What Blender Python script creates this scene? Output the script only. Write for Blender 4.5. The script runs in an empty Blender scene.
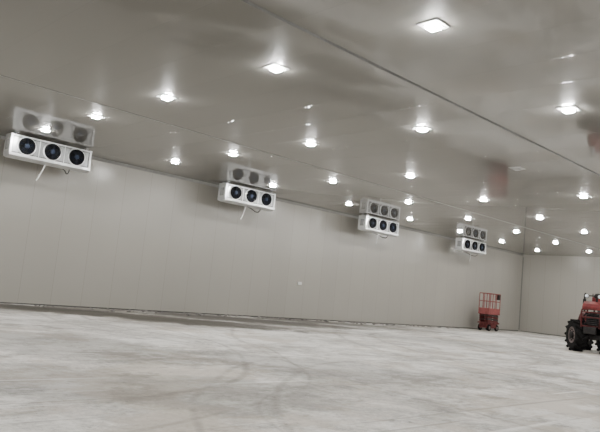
import bpy, bmesh, math, random
from mathutils import Matrix, Vector
random.seed(7)
PI = math.pi
scene = bpy.context.scene
C = scene.collection
CEIL = 5.65
WALL_Y = 22.8
FAR_X = 45.0
MINX, MINY = -7.0, -6.0

# ------------------------------------------------------------------ mesh builder
class MB:
    def __init__(self): self.bm = bmesh.new()
    def _merge(self, b, M=None):
        if M is not None: bmesh.ops.transform(b, matrix=M, verts=b.verts)
        me = bpy.data.meshes.new('tmp'); b.to_mesh(me); b.free()
        self.bm.from_mesh(me); bpy.data.meshes.remove(me)
        return self
    def box(self, c, s, bevel=0.0, rot=None, seg=2):
        b = bmesh.new(); bmesh.ops.create_cube(b, size=1.0)
        bmesh.ops.scale(b, vec=Vector(s), verts=b.verts)
        if bevel: bmesh.ops.bevel(b, geom=b.edges[:], offset=bevel, segments=seg, affect='EDGES', profile=0.6)
        M = Matrix.Translation(Vector(c))
        if rot is not None: M = M @ rot
        return self._merge(b, M)
    def cyl(self, p0, p1, r, seg=16, r2=None):
        p0, p1 = Vector(p0), Vector(p1); d = p1 - p0
        b = bmesh.new()
        bmesh.ops.create_cone(b, cap_ends=True, segments=seg, radius1=r, radius2=r if r2 is None else r2, depth=d.length)
        M = Matrix.Translation((p0 + p1) / 2) @ d.to_track_quat('Z', 'Y').to_matrix().to_4x4()
        return self._merge(b, M)
    def rock(self, c, s, rz):
        b = bmesh.new(); bmesh.ops.create_icosphere(b, subdivisions=1, radius=0.5)
        for v in b.verts: v.co *= random.uniform(0.7, 1.15)
        bmesh.ops.scale(b, vec=Vector(s), verts=b.verts)
        return self._merge(b, Matrix.Translation(Vector(c)) @ Matrix.Rotation(rz, 4, 'Z'))
    def tube(self, pts, r, seg=10):
        pts = [Vector(p) for p in pts]; rings = []
        n = len(pts)
        for i, p in enumerate(pts):
            t = (pts[min(i+1, n-1)] - pts[max(i-1, 0)]).normalized()
            q = t.to_track_quat('Z', 'Y')
            rings.append([self.bm.verts.new(p + q @ Vector((r*math.cos(2*PI*k/seg), r*math.sin(2*PI*k/seg), 0))) for k in range(seg)])
        for a, b in zip(rings, rings[1:]):
            for k in range(seg): self.bm.faces.new((a[k], a[(k+1) % seg], b[(k+1) % seg], b[k]))
        self.bm.faces.new(list(reversed(rings[0]))); self.bm.faces.new(rings[-1])
        return self
    def lathe(self, prof, c=(0,0,0), axis='Y', seg=40, closed=False):
        b = bmesh.new(); rings = []
        for r, a in prof:
            rings.append([b.verts.new((r*math.cos(2*PI*k/seg), r*math.sin(2*PI*k/seg), a)) for k in range(seg)])
        pairs = list(zip(rings, rings[1:]))
        if closed: pairs.append((rings[-1], rings[0]))
        for p, q in pairs:
            for k in range(seg): b.faces.new((p[k], p[(k+1) % seg], q[(k+1) % seg], q[k]))
        if not closed:
            b.faces.new(list(reversed(rings[0]))); b.faces.new(rings[-1])
        M = Matrix.Translation(Vector(c))
        if axis == 'Y': M = M @ Matrix.Rotation(-PI/2, 4, 'X')
        if axis == 'X': M = M @ Matrix.Rotation(PI/2, 4, 'Y')
        return self._merge(b, M)
    def prism(self, poly, w, y0=None):
        """polygon in x/z extruded along y, centred (or starting at y0)"""
        y0 = -w/2 if y0 is None else y0
        a = [self.bm.verts.new((x, y0, z)) for x, z in poly]
        b = [self.bm.verts.new((x, y0 + w, z)) for x, z in poly]
        n = len(poly)
        self.bm.faces.new(a); self.bm.faces.new(list(reversed(b)))
        for k in range(n): self.bm.faces.new((a[k], b[k], b[(k+1) % n], a[(k+1) % n]))
        return self
    def build(self, name, mat, parent=None, smooth=False, loc=None):
        bmesh.ops.recalc_face_normals(self.bm, faces=self.bm.faces)
        me = bpy.data.meshes.new(name); self.bm.to_mesh(me); self.bm.free()
        if smooth:
            for p in me.polygons: p.use_smooth = True
            try: me.set_sharp_from_angle(angle=math.radians(35))
            except Exception: pass
        me.materials.append(mat)
        o = bpy.data.objects.new(name, me); C.objects.link(o)
        if parent: o.parent = parent
        if loc: o.location = loc
        return o

def thing(name, label, cat, loc=(0,0,0), rz=0, group=None):
    o = bpy.data.objects.new(name, None); C.objects.link(o)
    o.empty_display_size = 0.2
    o.location = loc; o.rotation_euler = (0, 0, rz)
    o['label'] = label; o['category'] = cat
    if group: o['group'] = group
    return o
def dup(root, loc, label, rz=None, group=None):
    def cp(o, par):
        c = o.copy(); C.objects.link(c)
        if par: c.parent = par
        for ch in o.children: cp(ch, c)
        return c
    r = cp(root, None); r.location = loc; r['label'] = label
    if rz is not None: r.rotation_euler = (0, 0, rz)
    if group: r['group'] = group
    return r

# ------------------------------------------------------------------ materials
def mat(name, col, rough=0.5, metal=0.0, var=0.08, scale=6.0, bump=0.0, spec=0.5):
    m = bpy.data.materials.new(name); m.use_nodes = True
    nt = m.node_tree; bs = nt.nodes['Principled BSDF']
    tc = nt.nodes.new('ShaderNodeTexCoord'); nz = nt.nodes.new('ShaderNodeTexNoise')
    nz.inputs['Scale'].default_value = scale; nz.inputs['Detail'].default_value = 5
    nt.links.new(tc.outputs['Object'], nz.inputs['Vector'])
    rp = nt.nodes.new('ShaderNodeValToRGB')
    rp.color_ramp.elements[0].position = 0.3; rp.color_ramp.elements[1].position = 0.7
    rp.color_ramp.elements[0].color = tuple(c*(1-var) for c in col) + (1,)
    rp.color_ramp.elements[1].color = tuple(min(1, c*(1+var)) for c in col) + (1,)
    nt.links.new(nz.outputs['Fac'], rp.inputs['Fac']); nt.links.new(rp.outputs['Color'], bs.inputs['Base Color'])
    bs.inputs['Roughness'].default_value = rough; bs.inputs['Metallic'].default_value = metal
    bs.inputs['Specular IOR Level'].default_value = spec
    if bump:
        bp = nt.nodes.new('ShaderNodeBump'); bp.inputs['Strength'].default_value = bump
        nt.links.new(nz.outputs['Fac'], bp.inputs['Height']); nt.links.new(bp.outputs['Normal'], bs.inputs['Normal'])
    return m

def N(nt, kind, **kw):
    n = nt.nodes.new(kind)
    for k, v in kw.items():
        if k in n.inputs.keys(): n.inputs[k].default_value = v
        else: setattr(n, k, v)
    return n
def math_node(nt, op, a, b=None, clamp=False):
    n = nt.nodes.new('ShaderNodeMath'); n.operation = op; n.use_clamp = clamp
    for i, v in enumerate((a, b)):
        if v is None: continue
        if isinstance(v, (int, float)): n.inputs[i].default_value = v
        else: nt.links.new(v, n.inputs[i])
    return n.outputs[0]
def ramp(nt, src, stops):
    r = nt.nodes.new('ShaderNodeValToRGB'); e = r.color_ramp.elements
    while len(e) < len(stops): e.new(0.5)
    for el, (p, c) in zip(e, stops):
        el.position = p; el.color = (c, c, c, 1) if isinstance(c, (int, float)) else tuple(c) + (1,)
    nt.links.new(src, r.inputs['Fac']); return r.outputs['Color']
def mixc(nt, fac, a, b, mode='MIX'):
    n = nt.nodes.new('ShaderNodeMix'); n.data_type = 'RGBA'; n.blend_type = mode
    for sock, v in ((n.inputs[0], fac), (n.inputs[6], a), (n.inputs[7], b)):
        if isinstance(v, (int, float)): sock.default_value = v
        elif isinstance(v, tuple): sock.default_value = v + (1,)
        else: nt.links.new(v, sock)
    return n.outputs[2]

def panel_mat(name, col, axis, pitch, rough, seam=0.75, wav=0.02, coat=0.0, coat_rough=0.06, coat_ior=1.5, spec=0.5, marks=0.0, cloud=0.12, sw=0.007):
    """smooth coated steel sandwich panels with thin joints along one axis"""
    m = bpy.data.materials.new(name); m.use_nodes = True
    nt = m.node_tree; bs = nt.nodes['Principled BSDF']
    tc = N(nt, 'ShaderNodeTexCoord'); sp = N(nt, 'ShaderNodeSeparateXYZ')
    nt.links.new(tc.outputs['Object'], sp.inputs[0])
    a = math_node(nt, 'DIVIDE', sp.outputs[axis], pitch)
    f = math_node(nt, 'FRACT', a)
    d = math_node(nt, 'ABSOLUTE', math_node(nt, 'SUBTRACT', f, 0.5))
    seamf = math_node(nt, 'GREATER_THAN', d, 0.5 - sw/pitch)
    fl = math_node(nt, 'FLOOR', a)
    wn = N(nt, 'ShaderNodeTexWhiteNoise', noise_dimensions='1D'); nt.links.new(fl, wn.inputs['W'])
    tone = math_node(nt, 'ADD', math_node(nt, 'MULTIPLY', wn.outputs['Value'], 0.04), 0.98)
    nz = N(nt, 'ShaderNodeTexNoise', Scale=0.35, Detail=4.0); nt.links.new(tc.outputs['Object'], nz.inputs['Vector'])
    t2 = math_node(nt, 'MULTIPLY', tone, math_node(nt, 'ADD', math_node(nt, 'MULTIPLY', nz.outputs['Fac'], cloud), 1 - cloud/2))
    t3 = math_node(nt, 'MULTIPLY', t2, math_node(nt, 'SUBTRACT', 1.0, math_node(nt, 'MULTIPLY', seamf, 1 - seam)))
    if marks:
        mk = N(nt, 'ShaderNodeTexNoise', Scale=1.6, Detail=9.0, Roughness=0.75); nt.links.new(tc.outputs['Object'], mk.inputs['Vector'])
        mr = ramp(nt, mk.outputs['Fac'], [(0.66, 0.0), (0.74, marks)])
        t3 = math_node(nt, 'MULTIPLY', t3, math_node(nt, 'SUBTRACT', 1.0, mr))
    cmb = N(nt, 'ShaderNodeCombineColor')
    for i in range(3): nt.links.new(math_node(nt, 'MULTIPLY', t3, col[i]), cmb.inputs[i])
    nt.links.new(cmb.outputs[0], bs.inputs['Base Color'])
    bs.inputs['Roughness'].default_value = rough
    bs.inputs['Specular IOR Level'].default_value = spec
    bs.inputs['Coat Weight'].default_value = coat
    bs.inputs['Coat Roughness'].default_value = coat_rough
    bs.inputs['Coat IOR'].default_value = coat_ior
    if wav:
        nb = N(nt, 'ShaderNodeTexNoise', Scale=1.2, Detail=2.0); nt.links.new(tc.outputs['Object'], nb.inputs['Vector'])
        bp = N(nt, 'ShaderNodeBump', Strength=wav, Distance=0.2)
        nt.links.new(nb.outputs['Fac'], bp.inputs['Height'])
        nt.links.new(bp.outputs['Normal'], bs.inputs['Normal'])
    return m

def floor_mat():
    m = bpy.data.materials.new('dusty_concrete'); m.use_nodes = True
    nt = m.node_tree; bs = nt.nodes['Principled BSDF']
    tc = N(nt, 'ShaderNodeTexCoord'); P = tc.outputs['Object']
    OX, OY = (FAR_X + MINX)/2, (WALL_Y + MINY)/2
    def noise(scale, detail=6.0, rough=0.6, dist=0.0, vec=P):
        n = N(nt, 'ShaderNodeTexNoise', Scale=scale, Detail=detail, Roughness=rough, Distortion=dist)
        nt.links.new(vec, n.inputs['Vector']); return n.outputs['Fac']
    def mapped(rz, sx, sy, loc=(0,0,0)):
        mp = N(nt, 'ShaderNodeMapping'); mp.inputs['Rotation'].default_value = (0, 0, rz); mp.inputs['Scale'].default_value = (sx, sy, 1)
        mp.inputs['Location'].default_value = loc
        nt.links.new(P, mp.inputs['Vector']); return mp.outputs[0]
    big = noise(0.14, 10, 0.66)
    c = ramp(nt, big, [(0.38, (0.40, 0.378, 0.345)), (0.5, (0.545, 0.522, 0.488)), (0.60, (0.675, 0.655, 0.62))])
    mid = noise(0.5, 12, 0.8)
    c = mixc(nt, 1.0, c, ramp(nt, mid, [(0.36, 0.52), (0.46, 0.87), (0.55, 1.04), (0.66, 1.16)]), 'MULTIPLY')
    grit = noise(3.0, 12, 0.92)
    c = mixc(nt, 1.0, c, ramp(nt, grit, [(0.36, 0.36), (0.47, 0.88), (0.55, 1.06), (0.66, 1.38)]), 'MULTIPLY')
    # pale cement dust in ragged patches
    res = ramp(nt, noise(0.24, 12, 0.78, 0.0, mapped(1.1, 0.8, 1.2)), [(0.48, 0.0), (0.54, 0.55), (0.7, 0.8)])
    c = mixc(nt, res, c, (0.80, 0.785, 0.755))
    # tan and dark stains with ragged edges
    tan = ramp(nt, noise(0.22, 12, 0.78, 0.0, mapped(0.4, 1, 1, (19, 4, 0))), [(0.51, 0.0), (0.56, 0.55)])
    c = mixc(nt, tan, c, (0.42, 0.365, 0.30))
    stn = ramp(nt, noise(0.3, 12, 0.78, 0.0, mapped(0.1, 0.8, 1.2, (7, 1, 0))), [(0.55, 0.0), (0.60, 0.65)])
    c = mixc(nt, stn, c, (0.22, 0.2, 0.172))
    # a few fine scratches
    for rz, loc, th, k in ((0.25, (3, 1, 0), 0.69, 0.5), (-0.6, (23, 5, 0), 0.70, 0.5), (1.3, (43, 15, 0), 0.70, 0.5)):
        s = noise(1.0, 2.0, 0.5, 0.0, mapped(rz, 0.10, 5.0, loc))
        c = mixc(nt, ramp(nt, s, [(th, 0.0), (th + 0.03, k)]), c, (0.22, 0.205, 0.18))
        s = noise(1.0, 2.0, 0.5, 0.0, mapped(rz + 0.9, 0.12, 4.0, (loc[1] + 40, loc[0], 0)))
        c = mixc(nt, ramp(nt, s, [(th, 0.0), (th + 0.03, k)]), c, (0.80, 0.79, 0.765))
    # turning tyre tracks: broken arcs left by the machines
    sp = N(nt, 'ShaderNodeSeparateXYZ')
    wob = N(nt, 'ShaderNodeTexNoise', Scale=0.12, Detail=2.0); nt.links.new(P, wob.inputs['Vector'])
    vs = N(nt, 'ShaderNodeVectorMath', operation='SCALE'); nt.links.new(wob.outputs['Color'], vs.inputs[0]); vs.inputs['Scale'].default_value = 1.5
    va = N(nt, 'ShaderNodeVectorMath', operation='ADD'); nt.links.new(P, va.inputs[0]); nt.links.new(vs.outputs[0], va.inputs[1])
    nt.links.new(va.outputs[0], sp.inputs[0])
    brk = ramp(nt, noise(0.9, 12, 0.85, 0, mapped(0.3, 1, 1, (2, 9, 0))), [(0.40, 0.0), (0.54, 1.0)])
    for ax_, ay_, R, wd, k in ((12.5, 1.0, 8.6, 0.07, 0.55), (12.5, 1.0, 9.6, 0.06, 0.5), (1.0, 15.5, 9.2, 0.07, 0.55), (1.0, 15.5, 10.3, 0.05, 0.45),
                               (16, 17, 7.2, 0.10, 0.5), (16, 17, 8.4, 0.10, 0.45), (25, 8, 9.5, 0.12, 0.5), (25, 8, 10.9, 0.12, 0.45), (8, 4, 3.4, 0.03, 0.4), (30, 2, 22.0, 0.08, 0.45)):
        dx = math_node(nt, 'SUBTRACT', sp.outputs[0], ax_ - OX + 0.75); dy = math_node(nt, 'SUBTRACT', sp.outputs[1], ay_ - OY + 0.75)
        r = math_node(nt, 'SQRT', math_node(nt, 'ADD', math_node(nt, 'MULTIPLY', dx, dx), math_node(nt, 'MULTIPLY', dy, dy)))
        d = math_node(nt, 'ABSOLUTE', math_node(nt, 'SUBTRACT', r, R))
        ln = ramp(nt, math_node(nt, 'DIVIDE', d, wd*2), [(0.0, 1.0), (0.3, 0.7), (0.6, 0.0)])
        c = mixc(nt, math_node(nt, 'MULTIPLY', math_node(nt, 'MULTIPLY', ln, brk), k), c, (0.2, 0.182, 0.158))
    spk = ramp(nt, noise(9, 4, 0.6), [(0.66, 0.0), (0.72, 0.7)])
    c = mixc(nt, spk, c, (0.19, 0.175, 0.155))
    # spilled water and oil: irregular stains at fixed spots on the slab
    s2 = N(nt, 'ShaderNodeSeparateXYZ'); nt.links.new(P, s2.inputs[0])
    rag = noise(0.8, 12, 0.8, 0.0, mapped(0.2, 1, 1, (4, 4, 0)))
    for sx_, sy_, ra, rb, ang, k in ((12.6, 18.8, 4.0, 1.5, -0.5, 1.0), (9.2, 20.9, 3.4, 1.3, -0.35, 1.0), (17.5, 20.4, 4.6, 1.5, -0.35, 0.95), (22.5, 21.4, 3.8, 1.0, -0.2, 0.75), (5.6, 12.0, 2.6, 1.6, -1.0, 0.4),
                                     (5.7, 7.0, 1.4, 1.3, -0.7, 0.4), (9.4, 8.8, 2.2, 1.5, -0.8, 0.35), (3.6, 8.2, 1.2, 1.4, -1.1, 0.35), (22, 14, 3.5, 2.2, -0.6, 0.3)):
        dx = math_node(nt, 'SUBTRACT', s2.outputs[0], sx_ - OX); dy = math_node(nt, 'SUBTRACT', s2.outputs[1], sy_ - OY)
        ca, sa = math.cos(ang), math.sin(ang)
        u = math_node(nt, 'ADD', math_node(nt, 'MULTIPLY', dx, ca/ra), math_node(nt, 'MULTIPLY', dy, sa/ra))
        v = math_node(nt, 'SUBTRACT', math_node(nt, 'MULTIPLY', dy, ca/rb), math_node(nt, 'MULTIPLY', dx, sa/rb))
        r = math_node(nt, 'SQRT', math_node(nt, 'ADD', math_node(nt, 'MULTIPLY', u, u), math_node(nt, 'MULTIPLY', v, v)))
        e = math_node(nt, 'ADD', math_node(nt, 'MULTIPLY', r, 0.8), math_node(nt, 'MULTIPLY', math_node(nt, 'SUBTRACT', rag, 0.5), 2.2))
        c = mixc(nt, ramp(nt, e, [(0.5, k), (0.78, k*0.75), (1.0, 0.0)]), c, (0.085, 0.077, 0.066))
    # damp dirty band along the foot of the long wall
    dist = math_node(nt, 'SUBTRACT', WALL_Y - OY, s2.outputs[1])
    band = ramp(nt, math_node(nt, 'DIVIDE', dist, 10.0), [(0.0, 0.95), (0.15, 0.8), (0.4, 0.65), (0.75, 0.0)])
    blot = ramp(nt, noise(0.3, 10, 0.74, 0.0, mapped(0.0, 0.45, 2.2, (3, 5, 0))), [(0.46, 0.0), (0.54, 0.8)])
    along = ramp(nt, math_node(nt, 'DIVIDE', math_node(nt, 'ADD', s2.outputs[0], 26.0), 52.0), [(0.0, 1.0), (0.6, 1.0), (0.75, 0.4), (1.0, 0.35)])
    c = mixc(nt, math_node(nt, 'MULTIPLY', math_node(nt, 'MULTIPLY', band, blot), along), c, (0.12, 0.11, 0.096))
    nt.links.new(c, bs.inputs['Base Color'])
    rr = ramp(nt, mid, [(0.3, 0.6), (0.7, 0.9)]); nt.links.new(rr, bs.inputs['Roughness'])
    bs.inputs['Specular IOR Level'].default_value = 0.2
    bp = N(nt, 'ShaderNodeBump', Strength=0.4, Distance=0.03); nt.links.new(grit, bp.inputs['Height']); nt.links.new(bp.outputs['Normal'], bs.inputs['Normal'])
    return m

M_floor = floor_mat()
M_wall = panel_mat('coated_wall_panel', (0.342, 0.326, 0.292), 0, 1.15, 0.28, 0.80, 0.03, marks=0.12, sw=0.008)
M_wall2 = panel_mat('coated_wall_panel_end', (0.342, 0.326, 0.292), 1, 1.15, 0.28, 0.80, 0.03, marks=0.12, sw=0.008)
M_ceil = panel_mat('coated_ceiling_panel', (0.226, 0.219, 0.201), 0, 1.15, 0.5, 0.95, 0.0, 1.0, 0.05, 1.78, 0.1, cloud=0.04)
M_trim_l = mat('grey_joint_strip', (0.17, 0.17, 0.165), 0.45, 0.2)
M_trim_f = mat('faint_joint_strip', (0.27, 0.265, 0.25), 0.45, 0.0)
M_cove = mat('aluminium_cove', (0.34, 0.34, 0.33), 0.4, 0.4)
M_trim_d = mat('dull_corner_strip', (0.2, 0.2, 0.19), 0.5)
M_base = mat('grimy_base_channel', (0.075, 0.072, 0.068), 0.8, 0, 0.8, 0.9)
M_white = mat('white_coated_steel', (0.62, 0.63, 0.63), 0.38, 0.0, 0.05)
M_plate = mat('white_lamp_plate', (0.55, 0.55, 0.54), 0.5, 0.0, 0.03)
M_cab = mat('silvery_casing', (0.43, 0.44, 0.45), 0.26, 0.5, 0.22, 1.8)
M_alu = mat('embossed_aluminium', (0.68, 0.69, 0.70), 0.28, 0.5, 0.08, 14)
M_seam = mat('dark_casing_seam', (0.04, 0.04, 0.04), 0.5)
M_fin = mat('coil_fins', (0.4, 0.41, 0.42), 0.45, 0.7, 0.15, 60)
M_black = mat('black_plastic', (0.005, 0.0055, 0.007), 0.6, 0, 0.2, spec=0.15)
M_blade = mat('dark_blue_fan_blade', (0.005, 0.007, 0.014), 0.6, 0, 0.2, spec=0.15)
M_hub = mat('blue_grey_motor_hub', (0.03, 0.042, 0.075), 0.5, 0.0, 0.1, spec=0.2)
M_wire = mat('black_wire', (0.01, 0.01, 0.012), 0.5, spec=0.2)
M_hose = mat('pale_grey_pipe', (0.55, 0.55, 0.54), 0.5)
M_steel = mat('galvanised_steel', (0.45, 0.45, 0.46), 0.4, 0.8, 0.15, 12)
M_red = mat('faded_pink_red_paint', (0.25, 0.078, 0.076), 0.7, 0, 0.18, 5, spec=0.12)
M_red2 = mat('grimy_red_paint', (0.12, 0.036, 0.036), 0.7, 0, 0.3, 5, spec=0.12)
M_arm = mat('grimy_grey_steel', (0.06, 0.046, 0.044), 0.6, 0.2, 0.3, 5, spec=0.2)
M_hood = mat('dusty_red_bonnet_paint', (0.15, 0.025, 0.025), 0.5, 0, 0.4, 4, spec=0.25)
M_dred = mat('dusty_maroon_paint', (0.075, 0.015, 0.015), 0.55, 0, 0.45, 4, spec=0.25)
M_dark = mat('dark_machine_steel', (0.022, 0.020, 0.020), 0.6, 0.1, 0.3, 8, spec=0.25)
M_eng = mat('oily_engine_iron', (0.06, 0.052, 0.05), 0.55, 0.3, 0.5, 9)
M_rub = mat('black_rubber', (0.010, 0.0095, 0.0095), 0.9, 0, 0.4, 9, 0.1, spec=0.15)
M_rim = mat('dusty_wheel_rim', (0.13, 0.10, 0.095), 0.6, 0.0, 0.3)
M_seat = mat('black_vinyl', (0.02, 0.02, 0.02), 0.5)
M_lamp_glass = mat('clear_lamp_lens', (0.75, 0.8, 0.85), 0.1, 0.2)
M_sock = mat('white_plastic', (0.7, 0.7, 0.68), 0.4)
M_unlit = mat('unlit_diffuser', (0.5, 0.5, 0.49), 0.4)
M_grit = mat('grey_rubble', (0.2, 0.19, 0.18), 0.9, 0, 0.7, 3.0)

def emit_mat():
    m = bpy.data.materials.new('glowing_diffuser'); m.use_nodes = True
    nt = m.node_tree; bs = nt.nodes['Principled BSDF']
    bs.inputs['Base Color'].default_value = (0.9, 0.9, 0.9, 1)
    bs.inputs['Emission Color'].default_value = (1.0, 0.992, 0.96, 1)
    bs.inputs['Emission Strength'].default_value = 640.0
    return m
M_emit = emit_mat()

# ------------------------------------------------------------------ the room
def struct(name, mb, m, smooth=False):
    o = mb.build(name, m, None, smooth); o['kind'] = 'structure'; return o
LX, LY = FAR_X - MINX, WALL_Y - MINY
cx, cy = (FAR_X + MINX)/2, (WALL_Y + MINY)/2
def at_centre(name, c, s, m, bevel=0):
    o = struct(name, MB().box((0, 0, 0), s, bevel), m); o.location = c; return o
at_centre('floor', (cx, cy, -0.15), (LX + 0.6, LY + 0.6, 0.3), M_floor)
# ceiling slab with the very shallow rolled bead at every panel joint
mb = MB().box((0, 0, 0.1), (LX + 0.6, LY + 0.6, 0.2))
n0 = int(LX/2/1.15)
for k in range(-n0, n0 + 1):
    x = k*1.15
    if abs(x) > LX/2 - 0.1: continue
    prof = [(x - 0.011 + 0.022*i/10, -0.0015*0.5*(1 - math.cos(2*PI*i/10)) - 0.0001) for i in range(11)]
    mb.prism(prof + [(x + 0.011, 0.01), (x - 0.011, 0.01)], LY - 0.1)
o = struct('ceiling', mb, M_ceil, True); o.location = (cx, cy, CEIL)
at_centre('wall_left', (cx, WALL_Y + 0.1, CEIL/2), (LX, 0.2, CEIL), M_wall)
at_centre('wall_far', (FAR_X + 0.1, cy, CEIL/2), (0.2, LY, CEIL), M_wall2)
at_centre('wall_right', (cx, MINY - 0.1, CEIL/2), (LX, 0.2, CEIL), M_wall)
at_centre('wall_back', (MINX - 0.1, cy, CEIL/2), (0.2, LY, CEIL), M_wall2)
# ceiling joint strips running the length of the room
mb = MB(); mb.box((cx, 7.36, CEIL - 0.008), (LX - 0.1, 0.055, 0.016)); mb.box((cx, 7.36, CEIL - 0.020), (LX - 0.1, 0.018, 0.016))
struct('trim_1', mb, M_trim_l)
struct('trim_2', MB().box((cx, 15.25, CEIL - 0.006), (LX - 0.1, 0.05, 0.012)), M_trim_f)
mb = MB(); mb.prism([(0, 0), (0.10, 0), (0, -0.10)], LX - 0.1)
o = struct('trim_3', mb, M_cove); o.rotation_euler = (0, 0, -PI/2); o.location = (cx, WALL_Y, CEIL)
struct('trim_4', MB().box((FAR_X - 0.02, WALL_Y - 0.03, CEIL/2 - 0.05), (0.04, 0.06, CEIL - 0.3)), M_trim_d)
at_centre('baseboard_left', (cx, WALL_Y - 0.015, 0.022), (LX - 0.3, 0.03, 0.044), M_base, 0.008)
at_centre('baseboard_far', (FAR_X - 0.015, cy, 0.022), (0.03, LY - 0.3, 0.044), M_base, 0.008)

# ------------------------------------------------------------------ ceiling lamps
def make_lamp(glow):
    t = thing('ceiling_lamp', '', 'ceiling lamp', (0, 0, CEIL), 0, 'square lamps in rows on the ceiling')
    MB().box((0, 0, -0.010), (0.36, 0.36, 0.018), 0.005).build('mount_plate', M_plate, t)
    mb = MB()
    for s in (-1, 1):
        mb.box((s*0.105, 0, -0.022), (0.014, 0.224, 0.012), 0.003); mb.box((0, s*0.105, -0.022), (0.2, 0.014, 0.012), 0.003)
    mb.build('lamp_collar', M_white, t)
    MB().box((0, 0, -0.042), (0.185, 0.185, 0.050), 0.022, seg=3).build('diffuser', M_emit if glow else M_unlit, t, True)
    return t
lamp0 = make_lamp(True)
ordw = ['first', 'second', 'third', 'fourth', 'fifth', 'sixth', 'seventh', 'eighth']
K = 0.987
rows = [(7.75 + 4.87*k)*K for k in range(8)]
cols = [y*K for y in (20.22, 16.75, 13.12, 9.22, 5.6, 1.95, -1.8)]
first = True
def place(x, y, label, group):
    global first
    if first:
        lamp0.location = (x, y, CEIL); lamp0['label'] = label; lamp0['group'] = group; first = False
    else: dup(lamp0, (x, y, CEIL), label, None, group)
for i, x in enumerate(rows):
    for j, y in enumerate(cols):
        row = 'nearest row' if i == 0 else ('farthest row' if i == 7 else ordw[i] + ' row from the front')
        if (i, j) == (2, 3):
            u = make_lamp(False); u.location = (x, y, CEIL)
            u['label'] = 'only unlit square ceiling lamp, a faint square on the ceiling at right'
            continue
        place(x, y, 'glowing square ceiling lamp, %s from the left wall in the %s' % (ordw[j], row), 'square lamps in rows on the ceiling')
for x in (2.88*K, -1.99*K):
    for y in cols:
        place(x, y, 'glowing square ceiling lamp overhead, outside the photographed view', 'lamps outside the photographed view')

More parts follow.
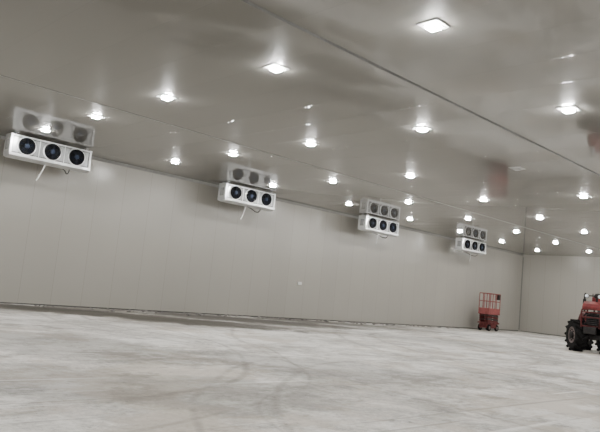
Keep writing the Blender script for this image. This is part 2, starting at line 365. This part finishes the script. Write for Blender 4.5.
# ------------------------------------------------------------------ air coolers
def make_cooler(label):
    t = thing('air_cooler', label, 'air cooler', (0, 0, 0), 0, 'silvery three-fan air coolers along the left wall')
    W, D, H = 2.80, 0.46, 0.70
    MB().box((0, 0, H/2 + 0.03), (W - 0.16, D, H - 0.06), 0.004).build('cabinet', M_cab, t)
    for s in (-1, 1):
        MB().box((s*(W/2 - 0.04), 0, H/2 + 0.03), (0.08, D + 0.05, H - 0.02), 0.004).build('end_cover', M_alu, t)
        MB().box((s*(W/2 + 0.008), -0.02, H/2), (0.022, 0.24, 0.34), 0.004).build('end_hatch', M_cab, t)
    mb = MB()
    mb.box((0, -D/2 - 0.012, H - 0.02), (W - 0.16, 0.03, 0.05), 0.003)
    for s in (-1, 1): mb.box((s*0.43, -D/2 - 0.006, H/2 + 0.02), (0.022, 0.014, H - 0.08), 0.002)
    mb.build('edge_frame', M_alu, t)
    mb = MB()
    mb.box((0, -D/2 - 0.002, H - 0.055), (W - 0.18, 0.006, 0.024)); mb.box((0, -D/2 - 0.002, 0.110), (W - 0.18, 0.008, 0.04))
    for s in (-1, 1): mb.box((s*(W/2 - 0.09), -D/2 - 0.002, H/2 + 0.03), (0.026, 0.006, H - 0.1))
    mb.build('casing_seam', M_seam, t)
    MB().prism([(-D/2 - 0.06, 0.09), (-D/2 - 0.06, 0.0), (0.0, -0.08), (D/2 + 0.03, 0.0), (D/2 + 0.03, 0.06)], W - 0.02).build('drip_tray', M_alu, t).rotation_euler = (0, 0, PI/2)
    mb = MB()
    for k in range(60): mb.box((-W/2 + 0.12 + k*(W - 0.24)/59, D/2 + 0.012, H/2 + 0.03), (0.008, 0.03, H - 0.16))
    mb.build('coil_fins', M_fin, t)
    for k in (-1, 0, 1):
        fx, fz, R = k*0.86, H/2 + 0.035, 0.258
        fy = -D/2
        MB().lathe([(R + 0.06, 0), (R + 0.055, -0.022), (R + 0.014, -0.03), (R + 0.014, 0)], (fx, fy, fz), 'Y', 40, True).build('fan_flange', M_alu, t, True)
        ring = MB().lathe([(R + 0.022, 0), (R + 0.018, -0.05), (R + 0.005, -0.09), (R - 0.012, -0.09), (R - 0.012, 0)], (fx, fy, fz), 'Y', 40, True).build('fan_ring', M_black, t, True)
        MB().lathe([(R - 0.012, 0.0), (R - 0.012, -0.008)], (fx, fy, fz), 'Y', 40).build('fan_recess', M_black, ring)
        mb = MB()
        for b in range(5):
            R3 = Matrix.Rotation(2*PI*b/5 + 0.3*k, 4, 'Y') @ Matrix.Translation((0.15, 0, 0)) @ Matrix.Rotation(math.radians(28), 4, 'X')
            mb.box((fx, fy - 0.045, fz), (0.18, 0.006, 0.13), 0.002, R3, 1)
        mb.build('fan_blades', M_blade, ring)
        MB().lathe([(0.08, 0.0), (0.08, -0.07), (0.055, -0.085), (0.02, -0.09)], (fx, fy, fz), 'Y', 24).build('fan_hub', M_hub, ring, True)
        mb = MB()
        for r in (0.11, 0.16, 0.21, 0.255):
            mb.tube([(fx + r*math.cos(a*PI/16), fy - 0.098, fz + r*math.sin(a*PI/16)) for a in range(33)], 0.004, 6)
        for a in range(8):
            mb.cyl((fx + 0.07*math.cos(a*PI/4), fy - 0.098, fz + 0.07*math.sin(a*PI/4)), (fx + 0.26*math.cos(a*PI/4), fy - 0.096, fz + 0.26*math.sin(a*PI/4)), 0.004, 6)
        mb.build('fan_guard', M_wire, ring)
    for sx in (-1, 1):
        for sy in (-1, 1):
            mb = MB(); mb.cyl((sx*1.22, sy*0.16, H), (sx*1.22, sy*0.16, H + 0.08), 0.016, 10); mb.box((sx*1.22, sy*0.16, H + 0.005), (0.12, 0.08, 0.016)); mb.box((sx*1.22, sy*0.16, H + 0.074), (0.12, 0.12, 0.012))
            mb.build('hanger', M_steel, t)
    pts = [(-0.12, -0.1, -0.03), (-0.13, -0.11, -0.10), (-0.20, -0.14, -0.30), (-0.30, -0.17, -0.52), (-0.38, -0.19, -0.68)]
    MB().tube(pts, 0.022, 8).build('drain_pipe', M_hose, t, True)
    MB().tube([(0.75, -0.05, -0.02), (0.75, -0.05, -0.12), (0.78, 0.1, -0.20), (0.85, 0.4, -0.16), (0.95, 0.8, 0.0), (1.0, 1.14, 0.1)], 0.016, 8).build('power_cable', M_wire, t, True)
    return t
coolX = [8.53, 17.33, 26.45, 35.72]
clab = ['largest and nearest silvery three-fan air cooler, high on left wall at photo edge',
        'second nearest silvery three-fan air cooler hanging high on the left wall',
        'third nearest silvery three-fan air cooler, second from the room corner',
        'smallest looking silvery three-fan air cooler, nearest the far room corner']
cool0 = make_cooler(clab[0]); cool0.location = (coolX[0], 21.63, CEIL - 0.784)
for x, l in zip(coolX[1:], clab[1:]): dup(cool0, (x, 21.63, CEIL - 0.784), l)

# ------------------------------------------------------------------ socket box on the wall
t = thing('wall_socket_box', 'small white box fixed to the left wall below the second cooler', 'socket box', (22.1, WALL_Y, 1.68))
MB().box((0, -0.03, 0.07), (0.26, 0.06, 0.13), 0.01).build('box_body', M_sock, t)
MB().box((0, -0.065, 0.07), (0.16, 0.012, 0.08), 0.004).build('cover_flap', M_white, t)

# ------------------------------------------------------------------ rubble swept to the wall
mb = MB()
for k in range(220):
    x = random.choice((random.uniform(9, 22), random.uniform(20, 36), random.gauss(26, 1.2)))
    y = WALL_Y - 0.12 - abs(random.gauss(0, 0.5)); s = random.uniform(0.04, 0.15)
    mb.rock((x, y, s*0.18), (s*random.uniform(1, 2.4), s, s*0.6), random.uniform(0, 6))
o = mb.build('debris', M_grit); o['kind'] = 'stuff'; o['category'] = 'debris'
o['label'] = 'scattered grey scraps and grit along the foot of the left wall'

# ------------------------------------------------------------------ scissor lift
def scissor_lift(loc, rz):
    t = thing('scissor_lift', 'red scissor lift with guard rails parked near the far corner', 'scissor lift', loc, rz)
    L, W = 1.40, 0.76
    MB().box((0, 0, 0.34), (L, W - 0.2, 0.36), 0.02).box((0, 0, 0.50), (L + 0.05, W, 0.10), 0.01).build('chassis', M_red2, t)
    for sy in (-1, 1):
        MB().box((0, sy*(W/2 - 0.02), 0.34), (0.62, 0.05, 0.30), 0.015).build('side_cover', M_red2, t)
    for sx in (-1, 1):
        for sy in (-1, 1):
            w = MB().lathe([(0.10, -0.055), (0.19, -0.055), (0.2, -0.035), (0.2, 0.035), (0.19, 0.055), (0.10, 0.055)], (sx*0.48, sy*(W/2 - 0.06), 0.2), 'Y', 28).build('wheel', M_rub, t, True)
            MB().lathe([(0.11, -0.06), (0.11, 0.06)], (sx*0.48, sy*(W/2 - 0.06), 0.2), 'Y', 20).build('wheel_hub', M_rim, w)
    for k in range(4):
        for sy in (-1, 1):
            z = 0.56 + k*0.125
            mb = MB()
            for s in (-1, 1):
                r = Matrix.Rotation(s*0.08, 4, 'Y'); mb.box((0, sy*(0.28 + 0.022*s), z + 0.05), (1.32, 0.04, 0.10), 0.006, r)
            mb.cyl((0, sy*0.24, z + 0.05), (0, sy*0.33, z + 0.05), 0.03, 10)
            mb.build('scissor_arm', M_arm if k % 2 else M_red2, t)
    zp = 1.10
    MB().box((0, 0, zp), (L + 0.05, W, 0.10), 0.01).box((0, 0, zp + 0.19), (L + 0.04, W - 0.01, 0.32), 0.005).build('platform', M_red, t)
    zt = zp + 1.30
    for sy in (-1, 1):
        mb = MB(); y = sy*(W/2 - 0.03)
        for z in (zp + 0.8, zt): mb.cyl((-L/2, y, z), (L/2, y, z), 0.025, 10)
        for x in (-L/2, -L/6, L/6, L/2): mb.cyl((x, y, zp + 0.04), (x, y, zt), 0.025, 10)
        mb.build('guard_rail', M_red, t)
    for sx in (-1, 1):
        mb = MB(); x = sx*L/2
        for z in (zp + 0.8, zt): mb.cyl((x, -W/2 + 0.03, z), (x, W/2 - 0.03, z), 0.025, 10)
        mb.cyl((x, 0, zp + 0.04), (x, 0, zt), 0.022, 10)
        mb.build('guard_rail_end', M_red, t)
    MB().box((L/2 - 0.14, -W/2 + 0.1, zt - 0.2), (0.26, 0.18, 0.34), 0.02).build('control_box', M_dark, t)
    mb = MB()
    for k in range(4): mb.box((-L/2 - 0.06, 0, 0.2 + k*0.26), (0.05, 0.4, 0.03))
    for s in (-1, 1): mb.box((-L/2 - 0.06, s*0.2, 0.62), (0.05, 0.03, 0.9))
    mb.build('access_ladder', M_red2, t)
    return t
scissor_lift((38.5, 21.63, 0), 0.0)

# ------------------------------------------------------------------ tractor at the right edge
def wheel(t, name, x, y, R, W, steer, lugs):
    mb = MB(); h = W/2
    mb.lathe([(R*0.48, -h*0.7), (R*0.54, -h*0.9), (R*0.76, -h), (R*0.85, -h*0.92), (R*0.885, -h*0.6), (R*0.89, 0), (R*0.885, h*0.6), (R*0.85, h*0.92), (R*0.76, h), (R*0.54, h*0.9), (R*0.48, h*0.7)], (0, 0, 0), 'Y', 48, True)
    for k in range(lugs):
        for s in (-1, 1):
            a = 2*PI*(k + (0.5 if s > 0 else 0))/lugs
            rot = Matrix.Rotation(a, 4, 'Y') @ Matrix.Translation((0, s*h*0.52, R*0.92)) @ Matrix.Rotation(s*0.7, 4, 'Z')
            mb.box((0, 0, 0), (0.10*R/0.66, h*1.25, 0.155*R), 0.01, rot, 1)
    w = mb.build(name, M_rub, t, True); w.location = (x, y, R); w.rotation_euler = (0, 0, steer)
    so = 1 if y > 0 else -1
    MB().lathe([(R*0.49, -h*0.72), (R*0.49, h*0.72)], (0, 0, 0), 'Y', 36).lathe([(R*0.52, so*h*0.62), (R*0.52, so*h*0.88), (R*0.46, so*h*0.88), (R*0.44, so*h*0.62)], (0,0,0), 'Y', 36, True).build('rim', M_rim, w, True)
    mb = MB().lathe([(R*0.22, so*h*0.7), (R*0.22, so*h*1.0), (R*0.14, so*h*1.12)], (0, 0, 0), 'Y', 24)
    for k in range(8):
        a = k*PI/4; p = Vector((R*0.33*math.cos(a), so*h*0.7, R*0.33*math.sin(a)))
        mb.cyl(p, p + Vector((0, so*0.06, 0)), 0.025, 6)
    mb.build('hub', M_dark, w, True)
def tractor(loc, rz):
    t = thing('tractor', 'maroon and black tractor with big knobbly tyres at right photo edge', 'tractor', loc, rz)
    wheel(t, 'front_wheel', 0, 0.62, 0.68, 0.50, 0.6, 13)
    wheel(t, 'front_wheel', 0, -0.62, 0.68, 0.50, 0.6, 13)
    wheel(t, 'rear_wheel', -2.1, 0.66, 0.80, 0.42, 0, 16)
    wheel(t, 'rear_wheel', -2.1, -0.66, 0.80, 0.42, 0, 16)
    MB().box((-1.0, 0, 0.95), (2.7, 0.36, 0.36), 0.03).box((0.42, 0, 0.95), (0.3, 0.5, 0.30), 0.03).build('chassis', M_dark, t)
    MB().box((0, 0, 0.67), (0.2, 0.7, 0.2), 0.03).cyl((0, -0.45, 0.67), (0, 0.45, 0.67), 0.08, 16).build('front_axle', M_dark, t)
    MB().box((-2.1, 0, 0.8), (0.36, 0.9, 0.36), 0.04).build('rear_axle', M_dark, t)
    mb = MB().box((-0.45, 0, 1.38), (0.9, 0.36, 0.56), 0.03).box((-0.45, 0, 1.70), (0.8, 0.28, 0.12), 0.03)
    for k in range(4): mb.cyl((-0.75 + 0.2*k, -0.17, 1.55), (-0.75 + 0.2*k, -0.30, 1.50), 0.035, 10)
    mb.cyl((0.0, 0, 1.35), (0.09, 0, 1.35), 0.15, 20); mb.cyl((0.0, 0.17, 1.6), (0.09, 0.17, 1.6), 0.08, 16); mb.cyl((0.0, -0.15, 1.6), (0.09, -0.15, 1.6), 0.07, 16)
    eng = mb.build('engine', M_eng, t, True)
    MB().cyl((-0.6, -0.36, 1.45), (-0.2, -0.36, 1.45), 0.10, 18).build('air_filter', M_hood, eng, True)
    mb = MB()
    for s in (-1, 1):
        mb.tube([(0.2, s*0.2, 1.2), (0.12, s*0.33, 1.35), (-0.05, s*0.36, 1.55), (-0.25, s*0.3, 1.70)], 0.028, 8)
        mb.tube([(0.3, s*0.12, 1.1), (0.34, s*0.34, 1.25), (0.15, s*0.4, 1.1), (0.0, s*0.42, 0.85)], 0.022, 8)
    mb.build('hose', M_black, eng, True)
    # open tubular frame around the engine
    mb = MB()
    for s in (-1, 1):
        mb.tube([(0.42, s*0.36, 1.05), (0.42, s*0.38, 1.7), (0.30, s*0.38, 1.82), (-0.95, s*0.40, 1.86)], 0.036, 10)
        mb.tube([(-0.9, s*0.40, 1.1), (-0.9, s*0.40, 1.86)], 0.036, 10)
        mb.tube([(0.40, s*0.36, 1.12), (-0.9, s*0.40, 1.12)], 0.036, 10)
        mb.tube([(0.40, s*0.37, 1.6), (-0.3, s*0.39, 1.12)], 0.024, 8)
    for z in (1.12, 1.5, 1.72): mb.tube([(0.42, -0.38, z), (0.42, 0.38, z)], 0.03, 10)
    mb.build('engine_frame', M_dred, t, True)
    rad = MB().box((0.20, 0.04, 1.42), (0.07, 0.50, 0.48), 0.01).build('radiator', M_black, t)
    mb = MB()
    for k in range(6): mb.box((0.24, 0.04, 1.22 + k*0.08), (0.02, 0.48, 0.018))
    mb.build('grille_bars', M_eng, rad)
    mb = MB().prism([(-1.2, 1.86), (-1.2, 2.16), (-0.6, 2.22), (0.0, 2.19), (0.28, 2.08), (0.40, 1.95), (0.38, 1.82)], 0.74)
    bmesh.ops.bevel(mb.bm, geom=mb.bm.edges[:], offset=0.03, segments=3, affect='EDGES', profile=0.6)
    hood = mb.build('hood', M_hood, t, True)
    mb = MB().cyl((-0.1, 0.12, 2.15), (-0.1, 0.12, 2.38), 0.05, 14).lathe([(0.05, 2.33), (0.12, 2.37), (0.13, 2.46), (0.10, 2.51), (0.03, 2.53)], (-0.1, 0.12, 0), 'Z', 20)
    mb.build('air_intake', M_dark, hood, True)
    mb = MB().tube([(0.0, -0.30, 2.12), (0.0, -0.35, 2.3), (0.0, -0.32, 2.44), (0.0, 0.32, 2.44), (0.0, 0.35, 2.3), (0.0, 0.30, 2.12)], 0.024, 10)
    mb.build('lamp_bar', M_dark, hood, True)
    for s in (-1, 1):
        h = MB().lathe([(0.05, -0.06), (0.09, 0.02), (0.09, 0.06), (0.08, 0.07)], (0.02, s*0.26, 2.42), 'X', 24).build('work_lamp', M_dark, hood, True)
        MB().lathe([(0.078, 0.068), (0.07, 0.08), (0.04, 0.09)], (0.02, s*0.26, 2.42), 'X', 24).build('work_lamp_lens', M_lamp_glass, h, True)
        poly = [(-2.1 + 0.92*math.cos(a), 0.8 + 0.92*math.sin(a)) for a in [PI*(0.1 + 0.075*k) for k in range(11)]]
        inner = [(-2.1 + 0.88*math.cos(a), 0.8 + 0.88*math.sin(a)) for a in [PI*(0.1 + 0.075*k) for k in range(11)]]
        MB().prism(poly + inner[::-1], 0.44, s*0.66 - 0.22).build('mudguard', M_dred, t)
    MB().box((-0.85, 0.04, 2.30), (0.45, 0.46, 0.26), 0.06).build('fuel_tank', M_hood, t, True)
    mb = MB()
    for k in range(3): mb.tube([(-1.2, -0.25 + 0.12*k, 2.0), (-1.22, -0.25 + 0.12*k, 2.3), (-1.15 + 0.05*k, -0.25 + 0.12*k, 2.58)], 0.018, 8)
    mb.build('control_levers', M_dark, t, True)
    mb = MB().tube([(-0.5, -0.28, 1.65), (-0.5, -0.44, 1.75), (-0.5, -0.46, 2.3), (-0.52, -0.46, 2.48), (-0.6, -0.46, 2.54)], 0.04, 12); mb.cyl((-0.5, -0.46, 1.95), (-0.5, -0.46, 2.3), 0.07, 16)
    mb.build('exhaust_pipe', M_dark, t, True)
    MB().box((-2.0, 0, 1.42), (0.5, 0.5, 0.14), 0.04).box((-2.25, 0, 1.75), (0.12, 0.48, 0.6), 0.04).box((-2.0, 0, 1.2), (0.4, 0.4, 0.35), 0.02).build('seat', M_seat, t)
    mb = MB().tube([(-1.5 + 0.2*math.cos(a*PI/12)*0.8, 0.2*math.sin(a*PI/12), 2.25 + 0.2*math.cos(a*PI/12)*0.5) for a in range(25)], 0.018, 8); mb.cyl((-1.15, 0, 1.9), (-1.5, 0, 2.25), 0.025, 10)
    mb.build('steering_wheel', M_black, t, True)
    mb = MB().tube([(-2.5, -0.42, 0.95), (-2.5, -0.42, 2.5), (-2.5, -0.36, 2.6), (-2.5, 0.36, 2.6), (-2.5, 0.42, 2.5), (-2.5, 0.42, 0.95)], 0.04, 10)
    mb.build('roll_bar', M_dark, t, True)
    mb = MB()
    for s in (-1, 1): mb.box((-1.45, s*0.42, 0.72), (0.6, 0.3, 0.05), 0.01)
    mb.box((-1.45, 0, 0.72), (0.2, 0.8, 0.06))
    mb.build('footboard', M_dark, t)
    return t
tractor((28.67, 11.18, 0), math.radians(190.5))

# ------------------------------------------------------------------ camera
cam = bpy.data.cameras.new('camera'); co = bpy.data.objects.new('camera', cam); C.objects.link(co)
ax = Vector((665, 139, 639)).normalized()
ay = Vector((-616, 11, 639)); ay = (ay - ax*ay.dot(ax)).normalized()
az = ax.cross(ay)
right = Vector((ax.x, ay.x, az.x)); down = Vector((ax.y, ay.y, az.y)); fwd = Vector((ax.z, ay.z, az.z))
Mx = Matrix((( right.x, -down.x, -fwd.x, 0), (right.y, -down.y, -fwd.y, 0), (right.z, -down.z, -fwd.z, 1.5), (0, 0, 0, 1)))
co.matrix_world = Mx
cam.sensor_width = 36; cam.lens = 36*639/600; cam.clip_end = 200
scene.camera = co
w = bpy.data.worlds.new('world'); scene.world = w; w.use_nodes = True
w.node_tree.nodes['Background'].inputs[0].default_value = (0.5, 0.5, 0.5, 1)
w.node_tree.nodes['Background'].inputs[1].default_value = 0.1
